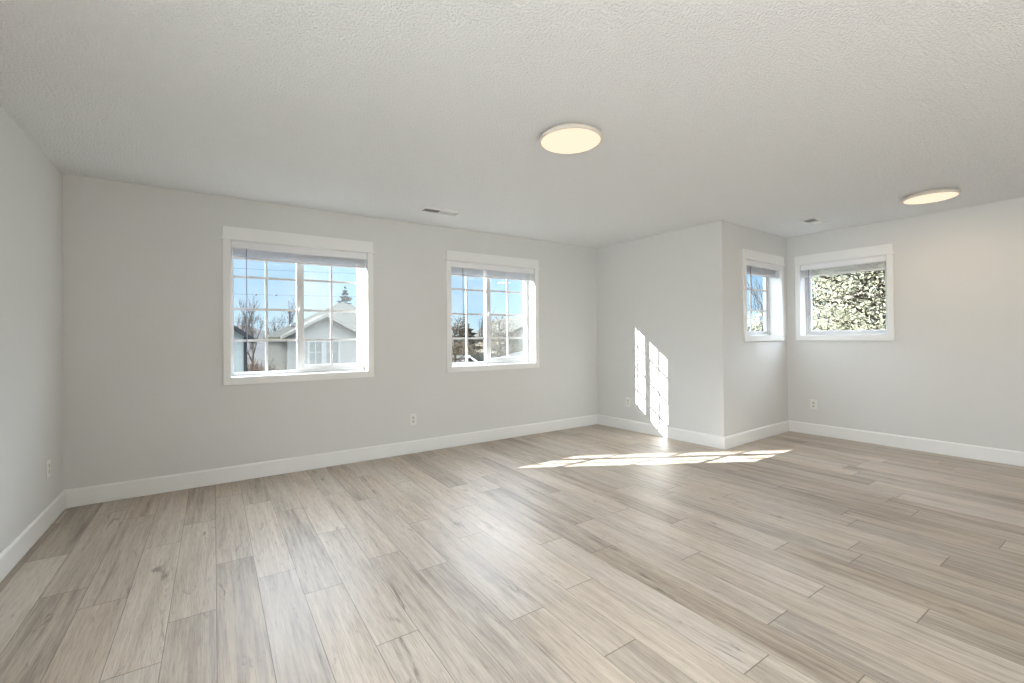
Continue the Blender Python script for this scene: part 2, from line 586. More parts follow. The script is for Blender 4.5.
def build_floor():
    rnd = random.Random(11)
    bm = bmesh.new()
    uvp = bm.loops.layers.uv.new('plank')
    uvl = bm.loops.layers.uv.new('local')
    tone = bm.loops.layers.float_color.new('tone')
    for k in range(-6, 36):
        x0 = PX0 + k * PW
        x1 = x0 + PW
        ymax = 4.60 if x1 < 4.60 else 2.84
        y0 = JOINT.get(k, rnd.uniform(0, PL_))
        y0 -= math.ceil((y0 + 3.1) / PL_) * PL_
        y = y0
        while y < ymax:
            ya, yb = max(y, -3.1), min(y + PL_, ymax)
            tv = (rnd.random(), rnd.random(), rnd.random(), 1)
            ou, ov = rnd.uniform(0, 50), rnd.uniform(0, 50)
            if yb - ya > 0.002:
                pts = [(x0, ya), (x1, ya), (x1, yb), (x0, yb)]
                f = bm.faces.new([bm.verts.new((p[0], p[1], 0)) for p in pts])
                for lp, p in zip(f.loops, pts):
                    lp[uvp].uv = (p[0] - x0 + ou, p[1] - y + ov)
                    lp[uvl].uv = (p[0] - x0, p[1] - y)
                    lp[tone] = tv
            y += PL_
    me = bpy.data.meshes.new('floor')
    bm.to_mesh(me); bm.free()
    me.materials.append(M_floor)
    o = bpy.data.objects.new('floor', me)
    col.objects.link(o)
    tag(o, kind='structure')


build_floor()

# baseboards, mitred at the corners, eased top edge
BT, BH = 0.014, 0.1345
in1 = offset_poly(ROOM, BT)
in2 = offset_poly(ROOM, BT * 0.35)
for i, s in enumerate(SIDES):
    j = (i + 1) % 6
    mb = MB()
    prof = [(ROOM, 0.0015), (in1, 0.0015), (in1, BH - 0.013), (in2, BH), (ROOM, BH)]
    A = [mb.bm.verts.new((P[i].x, P[i].y, z)) for P, z in prof]
    B = [mb.bm.verts.new((P[j].x, P[j].y, z)) for P, z in prof]
    n = len(prof)
    for k in range(n):
        mb.bm.faces.new([A[k], B[k], B[(k + 1) % n], A[(k + 1) % n]])
    mb.bm.faces.new(A[::-1]); mb.bm.faces.new(B)
    tag(mb.build('baseboard_' + s, M_trim, bevel=0.001), kind='structure')


# ================================================================== windows
def wall_frame(side, s, z):
    a, b, _, _ = WALLS[side]
    e = (b - a).normalized()
    p = a + e * s
    return (p.x, p.y, z), atan2(e.y, e.x)


def muntins(mb, x0, x1, z0, z1, cols, zs, y0, y1, w=0.022):
    """one grid: vertical bars between the columns, horizontal bars at heights zs"""
    for c in range(1, cols):
        x = x0 + (x1 - x0) * c / cols
        mb.box(x - w / 2, x + w / 2, y0, y1, z0, z1)
    for z in zs:
        mb.box(x0, x1, y0 + 0.0006, y1 - 0.0006, z - w / 2, z + w / 2)


def make_window(num, slider):
    w = WIN[num]
    sc_ = (w['s0'] + w['s1']) / 2
    loc, rz = wall_frame(w['side'], sc_, w['z0'])
    root = empty('window_%d' % num, loc, rz)
    tag(root, kind='structure')
    hw = (w['s1'] - w['s0']) / 2
    h = w['z1'] - w['z0']
    cw = 0.057
    # casing: two side boards and the bottom board, then head board with its fillet
    for sx in (-1, 1):
        x0, x1 = sorted((sx * hw, sx * (hw + cw)))
        MB().box(x0, x1, -0.018, 0.0, -w['wb'], h - 0.006).build('casing', M_trim, root, bevel=0.0015)
    MB().box(-hw, hw, -0.018, 0.0, -w['wb'], 0.0).build('apron', M_trim, root, bevel=0.0015)
    MB().box(-hw - cw - 0.013, hw + cw + 0.013, -0.032, 0.0, h - 0.006, h + 0.008).build('fillet', M_trim, root, bevel=0.002)
    MB().box(-hw - cw, hw + cw, -0.021, 0.0, h + 0.008, h + 0.107).build('head_board', M_trim, root, bevel=0.0015)
    # jamb liner and stool inside the opening
    MB().ring(-hw - 0.012, hw + 0.012, -0.012, h + 0.012, 0.012, 0.0, 0.13).build('jamb', M_trim, root)
    # vinyl frame
    X0, X1, Z0, Z1 = -hw - 0.012, hw + 0.012, -0.012, h + 0.012
    if slider:
        MB().ring(X0, X1, Z0, Z1, 0.030, 0.130, 0.198, wb=0.034, wt_=0.034).build('frame', M_vinyl, root, bevel=0.002)
        xm0, xm1 = -0.046, 0.017      # meeting stile
        gl0, gl1 = -hw + 0.026, xm0 + 0.006
        gz0, gz1 = 0.040, h - 0.026
        zs = [1.206 - w['z0'], 1.489 - w['z0'], 1.778 - w['z0']]
        # fixed light on the left
        bead = MB().ring(gl0 - 0.008, gl1 + 0.004, gz0 - 0.018, gz1 + 0.008, 0.008, 0.155, 0.185).build('fixed_sash', M_vinyl, root)
        MB().box(gl0 - 0.002, gl1, 0.1675, 0.1725, gz0 - 0.012, gz1 + 0.002).build('pane', M_glass, bead)
        g = MB(); muntins(g, gl0, gl1, gz0 - 0.010, gz1, 2, zs, 0.153, 0.166); g.build('muntin_grid', M_vinyl, bead)
        # sliding sash on the right
        sx1 = hw - 0.019
        sash = MB().ring(xm0, sx1, 0.023, h - 0.020, 0.045, 0.133, 0.154, wl=xm1 - xm0, wr=0.046, wb=0.052, wt_=0.040).build('sliding_sash', M_vinyl, root, bevel=0.002)
        sg0, sg1, sz0, sz1 = xm1, sx1 - 0.046, 0.075, h - 0.060
        MB().box(sg0 - 0.003, sg1 + 0.003, 0.1435, 0.1485, sz0 - 0.003, sz1 + 0.003).build('pane', M_glass, sash)
        g = MB(); muntins(g, sg0, sg1, sz0, sz1, 2, zs, 0.1335, 0.1425); g.build('muntin_grid', M_vinyl, sash)
        # cam latch on the meeting stile
        lt = MB(); lt.box(xm0 + 0.014, xm0 + 0.044, 0.122, 0.133, 0.545, 0.595); lt.box(xm0 + 0.020, xm0 + 0.034, 0.108, 0.122, 0.585, 0.625)
        lt.build('latch', M_vinyl, sash, bevel=0.003)
        # insect screen outside the sliding sash
        sf = MB().ring(xm0 + 0.004, hw - 0.016, 0.022, h - 0.020, 0.018, 0.186, 0.196).build('screen_frame', M_vinyl, root)
        MB().box(xm0 + 0.022, hw - 0.034, 0.1905, 0.1915, 0.040, h - 0.038).build('insect_screen', M_screen, sf)
    else:
        grid = num == 3
        MB().ring(X0, X1, Z0, Z1, 0.034, 0.130, 0.198).build('frame', M_vinyl, root, bevel=0.002)
        sash = MB().ring(X0 + 0.034, X1 - 0.034, Z0 + 0.034, Z1 - 0.034, 0.032, 0.145, 0.185, wb=0.036).build('sash', M_vinyl, root, bevel=0.003)
        a0, a1, b0, b1 = X0 + 0.066, X1 - 0.066, Z0 + 0.070, Z1 - 0.066
        MB().box(a0 - 0.004, a1 + 0.004, 0.1635, 0.1685, b0 - 0.004, b1 + 0.004).build('pane', M_glass, sash)
        if grid:
            g = MB()
            muntins(g, a0, a1, b0, b1, 2, [b0 + (b1 - b0) / 3, b0 + (b1 - b0) * 2 / 3], 0.154, 0.162)
            g.build('muntin_grid', M_vinyl, sash)
    return root


make_window(1, True)
make_window(2, True)
make_window(3, False)
make_window(4, False)

# unseen window in the left wall behind the viewpoint, added to light the room
sw, sh = ADDED_WIN['y1'] - ADDED_WIN['y0'], ADDED_WIN['z1'] - ADDED_WIN['z0']
loc, rz = wall_frame('left', (ADDED_WIN['y0'] + ADDED_WIN['y1']) / 2 + 3.0, ADDED_WIN['z0'])
rw = tag(empty('window_5', loc, rz), kind='structure')
f_ = MB().ring(-sw / 2, sw / 2, 0.0, sh, 0.05, 0.10, 0.17).build('frame', M_vinyl, rw)
MB().box(-sw / 2 + 0.05, sw / 2 - 0.05, 0.13, 0.136, 0.05, sh - 0.05).build('pane', M_glass, f_)

# portals: only guide the sky light through the openings
PORTALS = dict(WIN)
PORTALS[5] = dict(side='left', s0=ADDED_WIN['y0'] + 3.0, s1=ADDED_WIN['y1'] + 3.0, z0=ADDED_WIN['z0'], z1=ADDED_WIN['z1'])
for k, w in PORTALS.items():
    loc, rz = wall_frame(w['side'], (w['s0'] + w['s1']) / 2, (w['z0'] + w['z1']) / 2)
    a, b, _, _ = WALLS[w['side']]
    e = (b - a).normalized()
    n_ = Vector((e.y, -e.x, 0))
    p = area('window_portal', Vector(loc) - n_ * 0.215, n_, w['s1'] - w['s0'] + 0.02, w['z1'] - w['z0'] + 0.02, 1.0, (1, 1, 1))
    p.data.cycles.is_portal = True


# ------------------------------------------------------------------ blinds
def make_blind(num, label, wand_x, wand_len, cord=True, stack=0.078):
    w = WIN[num]
    sc_ = (w['s0'] + w['s1']) / 2
    loc, rz = wall_frame(w['side'], sc_, w['z1'] - 0.008)
    root = empty('window_blind', loc, rz)
    tag(root, label, 'blind', 'raised slatted blinds at the top of the windows')
    hw = (w['s1'] - w['s0']) / 2
    vw = hw - 0.006
    # valance: a face board with a small lip along the top and bottom
    v = MB()
    v.prism([(-0.010, 0.0), (0.004, 0.0), (0.004, -0.066), (-0.006, -0.066), (-0.011, -0.060), (-0.011, -0.052), (-0.007, -0.047),
             (-0.007, -0.010), (-0.010, -0.006)], 'x', -vw, vw)
    v.build('valance', M_valance, root, bevel=0.0008)
    MB().box(-vw + 0.008, vw - 0.008, 0.008, 0.058, -0.046, -0.004).build('head_rail', M_valance, root, bevel=0.002)
    n = 6
    zt = -0.052
    pitch = stack / n
    for k in range(n):
        z = zt - pitch * k
        s = MB()
        # gently crowned slat
        prof = [(0.010, z - 0.0030), (0.035, z - 0.0010), (0.060, z - 0.0030), (0.060, z - 0.0072), (0.035, z - 0.0052), (0.010, z - 0.0072)]
        dx = 0.010 + (0.0015 if k % 2 else 0.0)
        s.prism(prof, 'x', -vw + dx, vw - dx)
        s.build('slat', M_slat, root)
    zb = zt - stack - 0.003
    MB().box(-vw + 0.010, vw - 0.010, 0.008, 0.060, zb - 0.018, zb).build('bottom_rail', M_slat, root, bevel=0.003)
    # ladder tapes bunched in front of the slats
    nt = 4 if hw > 0.5 else 3
    for k in range(nt):
        x = -vw + 0.12 + (2 * vw - 0.24) * k / (nt - 1)
        lt = MB()
        lt.tube([(x + 0.010 * sin(q * 2.3 + k), 0.0065 - 0.003 * (q % 2), zt - 0.002 - stack * q / 7) for q in range(8)], 0.0022, 5)
        lt.tube([(x + 0.014 + 0.008 * cos(q * 2.9 + k), 0.0065 - 0.003 * (q % 2), zt - 0.002 - stack * q / 7) for q in range(8)], 0.0018, 5)
        lt.build('ladder_cord', M_cord, root)
    # tilt wand
    wd = MB()
    x = wand_x - sc_
    wd.tube([(x, -0.004, -0.046), (x, -0.005, -0.07), (x + 0.002, -0.006, -0.075 - wand_len)], [0.003, 0.0042, 0.0042], 8)
    wd.tube([(x + 0.002, -0.006, -0.075 - wand_len), (x + 0.002, -0.006, -0.10 - wand_len)], [0.0055, 0.0060], 8)
    wd.build('tilt_wand', M_wand, root, smooth=False)
    if cord:
        x = hw - 0.024
        c = MB()
        for d in (-0.003, 0.003):
            c.tube([(x + d, 0.064, -0.045), (x + d, 0.068, -0.30), (x + d * 0.5, 0.070, -h_of(num) + 0.085)], 0.0014, 5)
        cobj = c.build('lift_cord', M_cord, root)
        tz = -h_of(num) + 0.085
        MB().lathe([(0, 0), (0.004, -0.002), (0.006, -0.02), (0.0075, -0.034), (0.005, -0.040), (0, -0.040)], 12, (x, 0.070, tz)).build('tassel', M_cord, cobj, smooth=True)
    return root


def h_of(num):
    return WIN[num]['z1'] - 0.008 - WIN[num]['z0']


make_blind(1, 'white slatted blind raised in the wide window nearest the bright side wall, with long wand', 1.150, 0.86)
make_blind(2, 'white slatted blind raised in the wide window beside the sunlit wall', 3.255, 0.62)
make_blind(3, 'white slatted blind raised in the narrow alcove window with a grid of bars', 0.60, 0.45, cord=False)
make_blind(4, 'white slatted blind raised in the alcove window that looks onto dense foliage', 0.255, 0.52, cord=False)


# ================================================================== ceiling lights
def make_light(x, y, label, power):
    root = empty('ceiling_light', (x, y, H))
    tag(root, label, 'ceiling light', 'round ceiling lights')
    MB().lathe([(0, 0), (0.150, 0), (0.150, -0.020), (0, -0.020)], 64).build('mount', M_lampring, root)
    MB().lathe([(0.0, -0.018), (0.178, -0.018), (0.186, -0.021), (0.190, -0.026), (0.190, -0.038), (0.186, -0.042), (0.179, -0.0425), (0.179, -0.034), (0.0, -0.034)],
               64).build('ring', M_lampring, root, smooth=False)
    MB().lathe([(0.1785, -0.036), (0.1785, -0.042), (0.165, -0.0455), (0.10, -0.048), (0.0, -0.049)], 64).build('diffuser', M_lamp, root, smooth=True)
    d = bpy.data.lights.new('lamp_glow', 'AREA')
    d.shape = 'DISK'; d.size = 0.34; d.energy = power; d.color = (1.0, 0.72, 0.46)
    d.spread = radians(180)
    o = bpy.data.objects.new('lamp_glow', d)
    o.location = (0, 0, -0.052)
    col.objects.link(o)
    o.parent = root
    return root


make_light(1.800, 2.060, 'round flush ceiling light with glowing warm diffuser over the middle of the room', 4.0)
make_light(5.215, 1.225, 'round flush ceiling light near the wall with the alcove windows', 4.5)


# ================================================================== ceiling vents
def make_vent(x, y, lx, ly, label, rz=0.0):
    root = empty('ceiling_vent', (x, y, H), rz)
    tag(root, label, 'vent', 'white ceiling registers')
    # flanged face: ring with chamfered border
    r = MB()
    o = [(-lx, -ly), (lx, -ly), (lx, ly), (-lx, ly)]
    i = [(-lx + 0.024, -ly + 0.024), (lx - 0.024, -ly + 0.024), (lx - 0.024, ly - 0.024), (-lx + 0.024, ly - 0.024)]
    zo, zi = -0.0015, -0.009
    O = [r.bm.verts.new((p[0], p[1], zo)) for p in o]
    O2 = [r.bm.verts.new((p[0], p[1], 0.0)) for p in o]
    I = [r.bm.verts.new((p[0], p[1], zi)) for p in i]
    I2 = [r.bm.verts.new((p[0], p[1], 0.0)) for p in i]
    for k in range(4):
        q = (k + 1) % 4
        r.bm.faces.new([O[k], O[q], I[q], I[k]])
        r.bm.faces.new([O2[q], O2[k], O[k], O[q]][::-1])
        r.bm.faces.new([I[k], I[q], I2[q], I2[k]])
        r.bm.faces.new([O2[k], O2[q], I2[q], I2[k]])
    r.build('flange', M_vent, root)
    MB().box(-lx + 0.024, lx - 0.024, -ly + 0.024, ly - 0.024, -0.0012, -0.0004).build('duct_opening', M_duct, root)
    # two banks of angled blades that throw the air to either side
    ly2 = ly - 0.025
    n = 9
    for bank in (-1, 1):
        for k in range(n):
            xx = bank * (0.010 + (lx - 0.040) * (k + 0.5) / n)
            b = MB()
            b.hull([(xx - 0.001, -ly2, -0.0085), (xx + 0.001, -ly2, -0.0085), (xx + 0.001, ly2, -0.0085), (xx - 0.001, ly2, -0.0085)],
                   [(xx - 0.001 - bank * 0.008, -ly2, -0.0015), (xx + 0.001 - bank * 0.008, -ly2, -0.0015), (xx + 0.001 - bank * 0.008, ly2, -0.0015), (xx - 0.001 - bank * 0.008, ly2, -0.0015)])
            b.build('blade', M_vent, root)
    MB().box(-0.005, 0.005, -ly2, ly2, -0.009, -0.002).build('divider', M_vent, root)


make_vent(1.825, 4.005, 0.193, 0.077, 'white ceiling register above the gap between the two wide windows')
make_vent(5.385, 2.215, 0.178, 0.077, 'white ceiling register over the alcove near the narrow window', 0.04)


# ================================================================== outlets
def make_outlet(side, s, z, label):
    loc, rz = wall_frame(side, s, z)
    root = empty('wall_outlet', loc, rz)
    tag(root, label, 'outlet', 'duplex wall outlets')
    MB().box(-0.036, 0.036, -0.006, 0.0, -0.058, 0.058).build('plate', M_outlet, root, bevel=0.003)
    for zc in (-0.020, 0.020):
        sk = MB()
        pts = []
        for k in range(24):
            a = 2 * pi * k / 24
            pts.append((max(-0.0145, min(0.0145, 0.0172 * cos(a))), zc + max(-0.0135, min(0.0135, 0.0172 * sin(a)))))
        sk.prism(pts, 'y', -0.0075, -0.004)
        so = sk.build('socket', M_sock, root)
        sl = MB()
        sl.box(-0.0075, -0.0052, -0.0079, -0.0072, zc - 0.001, zc + 0.008)
        sl.box(0.0052, 0.0075, -0.0079, -0.0072, zc + 0.0005, zc + 0.007)
        sl.box(-0.0025, 0.0025, -0.0079, -0.0072, zc - 0.0095, zc - 0.0045)
        sl.build('slots', M_dark, so)
    MB().prism([(0.003 * cos(k * pi / 6), 0.003 * sin(k * pi / 6)) for k in range(12)], 'y', -0.0068, -0.004).build('screw', M_metal, root)


make_outlet('back', 2.655, 0.354, 'white wall outlet between the two wide windows, above the baseboard')
make_outlet('partition', 0.535, 0.362, 'white wall outlet just left of the bright sun patch')
make_outlet('right', 0.288, 0.367, 'white wall outlet in the alcove corner below the foliage window')
make_outlet('left', 7.186, 0.376, 'white wall outlet on the bright side wall next to the corner')

# ================================================================== outdoors
GZ = -3.0


def noise_mat(name, c1, c2, scale, rough=0.9, stretch=(1, 1, 1), translucent=0.0):
    m, t, b, out = new_mat(name)
    b.inputs['Roughness'].default_value = rough
    b.inputs['Specular IOR Level'].default_value = 0.03
    tc = t.nodes.new('ShaderNodeTexCoord')
    mp = t.nodes.new('ShaderNodeMapping'); mp.inputs['Scale'].default_value = stretch
    t.links.new(tc.outputs['Object'], mp.inputs[0])
    n = N(t, 'ShaderNodeTexNoise', Scale=scale, Detail=5.0)
    t.links.new(mp.outputs[0], n.inputs['Vector'])
    rp = ramp(t, [(0.35, c1), (0.65, c2)])
    t.links.new(n.outputs['Fac'], rp.inputs[0])
    t.links.new(rp.outputs[0], b.inputs['Base Color'])
    if translucent:
        tl = t.nodes.new('ShaderNodeBsdfTranslucent')
        t.links.new(rp.outputs[0], tl.inputs[0])
        mx = N(t, 'ShaderNodeMixShader', Fac=translucent)
        t.links.new(b.outputs[0], mx.inputs[1]); t.links.new(tl.outputs[0], mx.inputs[2])
        t.links.new(mx.outputs[0], out.inputs[0])
    return m


def siding_mat(name, c, pitch=0.18):
    m, t, b, out = new_mat(name)
    b.inputs['Roughness'].default_value = 0.7
    tc = t.nodes.new('ShaderNodeTexCoord')
    sp = t.nodes.new('ShaderNodeSeparateXYZ'); t.links.new(tc.outputs['Object'], sp.inputs[0])
    d = N(t, 'ShaderNodeMath', operation='DIVIDE'); t.links.new(sp.outputs['Z'], d.inputs[0]); d.inputs[1].default_value = pitch
    f = N(t, 'ShaderNodeMath', operation='FRACT'); t.links.new(d.outputs[0], f.inputs[0])
    rp = ramp(t, [(0.0, tuple(x * 0.78 for x in c)), (0.10, c), (1.0, c)])
    t.links.new(f.outputs[0], rp.inputs[0])
    t.links.new(rp.outputs[0], b.inputs['Base Color'])
    bp = N(t, 'ShaderNodeBump', Strength=0.5, Distance=0.02)
    t.links.new(f.outputs[0], bp.inputs['Height']); t.links.new(bp.outputs[0], b.inputs['Normal'])
    return m


M_side_blue = siding_mat('blue_grey_siding', (0.110, 0.107, 0.095))
M_side_beige = siding_mat('beige_siding', (0.115, 0.107, 0.086))
M_side_green = siding_mat('pale_green_siding', (0.13, 0.145, 0.135), 0.25)
M_roof = noise_mat('grey_shingles', (0.030, 0.030, 0.026), (0.044, 0.043, 0.037), 6.0, stretch=(1, 1, 4))
M_roof_dark = noise_mat('dark_shingles', (0.010, 0.011, 0.0125), (0.018, 0.019, 0.021), 6.0, stretch=(1, 1, 4))
M_roof_light = noise_mat('pale_roofing', (0.028, 0.0285, 0.028), (0.036, 0.036, 0.0355), 3.0)
M_yellow = plain('yellow_fascia', (0.16, 0.135, 0.065), rough=0.6)
M_rake = plain('cream_rake_paint', (0.085, 0.080, 0.063), rough=0.6)
M_white = plain('white_house_trim', (0.14, 0.14, 0.135), rough=0.6)
M_rake_white = plain('white_rake_paint', (0.36, 0.36, 0.35), rough=0.6)
M_hglass = plain('house_window_glass', (0.06, 0.065, 0.06), rough=0.3)
M_fence = noise_mat('weathered_fence', (0.03, 0.035, 0.032), (0.048, 0.053, 0.050), 4.0, stretch=(6, 6, 0.4))
M_grass = noise_mat('winter_grass', (0.014, 0.013, 0.008), (0.022, 0.020, 0.013), 2.0)
M_hill = noise_mat('distant_wooded_hill', (0.028, 0.028, 0.029), (0.044, 0.041, 0.038), 0.25)
M_bark = noise_mat('brown_bark', (0.020, 0.016, 0.013), (0.042, 0.035, 0.028), 8.0)
M_bark_pale = noise_mat('pale_bark', (0.040, 0.037, 0.031), (0.075, 0.071, 0.060), 8.0)
M_twig_red = noise_mat('red_brown_stems', (0.024, 0.014, 0.012), (0.065, 0.043, 0.034), 6.0)
M_conifer = noise_mat('conifer_needles', (0.006, 0.010, 0.010), (0.013, 0.021, 0.018), 5.0)
M_conifer_g = noise_mat('grey_green_needles', (0.020, 0.025, 0.021), (0.036, 0.042, 0.033), 5.0)
M_leaf_pale = noise_mat('pale_olive_leaves', (0.14, 0.140, 0.090), (0.40, 0.385, 0.285), 3.0, translucent=0.3)
M_leaf_tan = noise_mat('tan_winter_leaves', (0.030, 0.022, 0.013), (0.105, 0.082, 0.052), 3.0, translucent=0.25)
M_leaf_yel = noise_mat('yellow_green_leaves', (0.040, 0.040, 0.018), (0.090, 0.082, 0.043), 3.0, translucent=0.25)
M_wire = plain('dark_wire', (0.02, 0.022, 0.026), rough=0.6)
M_pipe = plain('vent_pipe', (0.012, 0.013, 0.015), rough=0.5)

# ground and hills
mb = MB(); mb.box(-60, 120, -20, 150, GZ - 0.3, GZ)
tag(mb.build('ground', M_grass), kind='structure')


def build_hills():
    rnd = random.Random(5)
    mb = MB()
    n = 90
    rows = []
    for j, (dy, hh) in enumerate(((0, 0.0), (14, 0.55), (30, 1.0), (60, 0.3))):
        row = []
        for i in range(n):
            x = -40 + 180 * i / (n - 1)
            z = GZ + hh * (5.6 + 1.1 * sin(i * 0.37) + 0.7 * sin(i * 1.13 + 1) + rnd.uniform(-0.45, 0.45))
            row.append(mb.bm.verts.new((x, 80 + dy, z)))
        rows.append(row)
    for A, B in zip(rows, rows[1:]):
        for i in range(n - 1):
            mb.bm.faces.new([A[i], A[i + 1], B[i + 1], B[i]])
    tag(mb.build('hills', M_hill, fix=True), kind='structure')


build_hills()


# ------------------------------------------------------------------ houses
def house_window(parent, x0, x1, y, z0, z1, bars=True):
    f = MB().ring(x0 - 0.12, x1 + 0.12, z0 - 0.12, z1 + 0.12, 0.12, y - 0.06, y + 0.02).build('window', M_white, parent)
    MB().box(x0, x1, y - 0.02, y + 0.01, z0, z1).build('glass', M_hglass, f)
    if bars:
        b = MB(); b.box((x0 + x1) / 2 - 0.025, (x0 + x1) / 2 + 0.025, y - 0.05, y - 0.021, z0, z1)
        b.box(x0, x1, y - 0.049, y - 0.022, z0 + (z1 - z0) * 0.55 - 0.025, z0 + (z1 - z0) * 0.55 + 0.025)
        b.build('muntins', M_white, f)


def gable_roof(mb, x0, x1, xr, y0, y1, ze, zr, th=0.10):
    mb.prism([(x0, ze), (xr, zr), (x1, ze), (x1, ze + th), (xr, zr + th), (x0, ze + th)], 'y', y0, y1)


# grey-blue house with a front gable
hA = empty('house', (5.4, 30.0, GZ))
tag(hA, 'pale grey house with hipped roof, front gable and paired windows outside', 'house')


def at(o):
    return Vector(o.location)


def W2L(pts, o):
    return [tuple(Vector(p) - at(o)) for p in pts]


def rel(mb, o):
    for v in mb.bm.verts: v.co -= at(o)
    return mb


# main body: beige walls under a yellow fascia and a hip roof
m_ = MB(); m_.hull([(2.55, 30, GZ), (13, 30, GZ), (13, 40, GZ), (3.5, 40, GZ)], [(2.55, 30, 1.25), (13, 30, 1.25), (13, 40, 1.25), (3.5, 40, 1.25)])
rel(m_, hA).build('main_wall', M_side_beige, hA)
m_ = MB()
ft = [(2.35, 29.75), (13.3, 29.75), (13.3, 40.3), (3.35, 40.3)]
m_.hull([(x, y, 1.14) for x, y in ft], [(x, y, 1.32) for x, y in ft])
rel(m_, hA).build('fascia', M_yellow, hA)
m_ = MB()
pk = [(7.75, 34.8, 3.86), (8.10, 34.8, 3.86), (8.10, 35.1, 3.86), (7.75, 35.1, 3.86)]
m_.hull([(x, y, 1.32) for x, y in [(2.28, 29.68), (13.4, 29.68), (13.4, 40.4), (3.3, 40.4)]], pk)
rel(m_, hA).build('hip_roof', M_roof, hA)
# row of roof vents on the front slope and a plumbing pipe
for k in range(6):
    yy = 31.1
    x = 2.95 + 0.33 * k
    zz = 1.32 + (yy - 29.68) * 0.496
    if x > 3.0 + 0 and (x - 2.28) > (yy - 29.68) * 0.95:
        m_ = MB(); m_.hull([(x, yy - 0.10, zz - 0.05), (x + 0.24, yy - 0.10, zz + 0.0), (x + 0.24, yy + 0.12, zz + 0.05), (x, yy + 0.12, zz + 0.05)],
                           [(x + 0.04, yy - 0.06, zz + 0.10), (x + 0.26, yy - 0.06, zz + 0.14), (x + 0.26, yy + 0.08, zz + 0.14), (x + 0.04, yy + 0.08, zz + 0.12)])
        rel(m_, hA).build('roof_vent', M_wire, hA)
m_ = MB(); m_.tube([(4.05, 32.2, 2.3), (4.05, 32.2, 2.95)], 0.07, 10); m_.tube([(4.05, 32.2, 2.95), (4.05, 32.2, 3.06)], 0.12, 10)
rel(m_, hA).build('vent_pipe', M_pipe, hA)
# projecting wing with the gable towards the viewer
m_ = MB(); m_.prism([(3.58, GZ), (7.77, GZ), (7.77, 1.41), (5.68, 2.56), (3.58, 1.41)], 'y', 29.4, 33.0)
rel(m_, hA).build('gable_wall', M_side_blue, hA)
m_ = MB(); gable_roof(m_, 3.23, 8.13, 5.68, 29.0, 33.4, 1.24, 2.59, 0.12)
rel(m_, hA).build('gable_roof', M_roof, hA)
m_ = MB()
for sx in (-1, 1):
    m_.prism([(5.68, 2.73), (5.68 + sx * 2.48, 1.37), (5.68 + sx * 2.48, 1.17), (5.68, 2.53)], 'y', 28.92, 29.0)
rel(m_, hA).build('rake_board', M_rake, hA)
for (x0, x1) in ((4.78, 5.46), (5.73, 6.43)):
    x0 -= 5.4; x1 -= 5.4
    house_window(hA, x0, x1, 29.4 - 30.0, -0.37 - GZ, 1.01 - GZ)

# pale green house at the left edge of the view
hB = empty('house', (-2.5, 24.0, GZ))
tag(hB, 'pale green house with dark sloping roof at the far left of the view outside', 'house')
m_ = MB(); m_.prism([(-6.2, GZ), (1.02, GZ), (1.02, 1.36), (-2.6, 3.95), (-6.2, 1.36)], 'y', 20.0, 23.5)
rel(m_, hB).build('wall', M_side_green, hB)
m_ = MB(); gable_roof(m_, -6.7, 1.34, -2.6, 19.7, 23.7, 1.06, 3.95, 0.16)
rel(m_, hB).build('roof', M_roof_dark, hB)
m_ = MB(); m_.box(0.94, 1.06, 19.95, 20.0, GZ, 1.30)
rel(m_, hB).build('corner_board', M_roof_dark, hB)

# house with a grey roof and white windows beyond the second wide window
hC = empty('house', (30.0, 43.0, GZ))
tag(hC, 'house with a grey roof and white windows behind yellowish shrubs', 'house')
m_ = MB(); m_.prism([(25.4, GZ), (35.0, GZ), (35.0, 1.20), (30.2, 3.35), (25.4, 1.20)], 'y', 40.0, 48.0)
rel(m_, hC).build('wall', M_side_beige, hC)
m_ = MB(); gable_roof(m_, 24.8, 35.6, 30.2, 39.5, 48.4, 0.96, 3.35, 0.22)
rel(m_, hC).build('roof', M_roof, hC)
for (x0, x1) in ((26.2, 26.95), (27.4, 28.15)):
    house_window(hC, x0 - 30.0, x1 - 30.0, 40.0 - 43.0, 0.05 - GZ, 0.95 - GZ, False)

# low outbuilding with a pale roof
hD = empty('outbuilding', (11.2, 14.5, GZ))
tag(hD, 'low outbuilding with a pale grey roof just below the second wide window', 'outbuilding')
m_ = MB(); m_.hull([(9.9, 13.4, GZ), (12.7, 13.4, GZ), (12.7, 15.8, GZ), (9.9, 15.8, GZ)], [(9.9, 13.4, 0.30), (12.7, 13.4, 0.30), (12.7, 15.8, 0.30), (9.9, 15.8, 0.30)])
rel(m_, hD).build('wall', M_side_green, hD)
m_ = MB(); m_.hull([(9.6, 13.1, 0.30), (13.0, 13.1, 0.30), (13.0, 16.1, 0.30), (9.6, 16.1, 0.30)], [(10.5, 14.5, 0.70), (12.1, 14.5, 0.70), (12.1, 14.8, 0.70), (10.5, 14.8, 0.70)])
rel(m_, hD).build('roof', M_roof_light, hD)

# garden shed with white rake boards
sh = empty('garden_shed', (11.1, 22.0, GZ))
tag(sh, 'small garden shed showing a white peaked gable in front of the dark fence', 'shed')
m_ = MB(); m_.prism([(10.5, GZ), (11.7, GZ), (11.7, -0.24), (11.1, 0.16), (10.5, -0.24)], 'y', 21.0, 23.0)
rel(m_, sh).build('wall', M_leaf_yel, sh)
m_ = MB(); gable_roof(m_, 10.36, 11.84, 11.1, 20.9, 23.1, -0.32, 0.17, 0.07)
rel(m_, sh).build('roof', M_roof_light, sh)
m_ = MB()
for sx in (-1, 1):
    m_.prism([(11.1, 0.27), (11.1 + sx * 0.78, -0.25), (11.1 + sx * 0.78, -0.37), (11.1, 0.15)], 'y', 20.84, 20.9)
rel(m_, sh).build('rake_board', M_rake_white, sh)

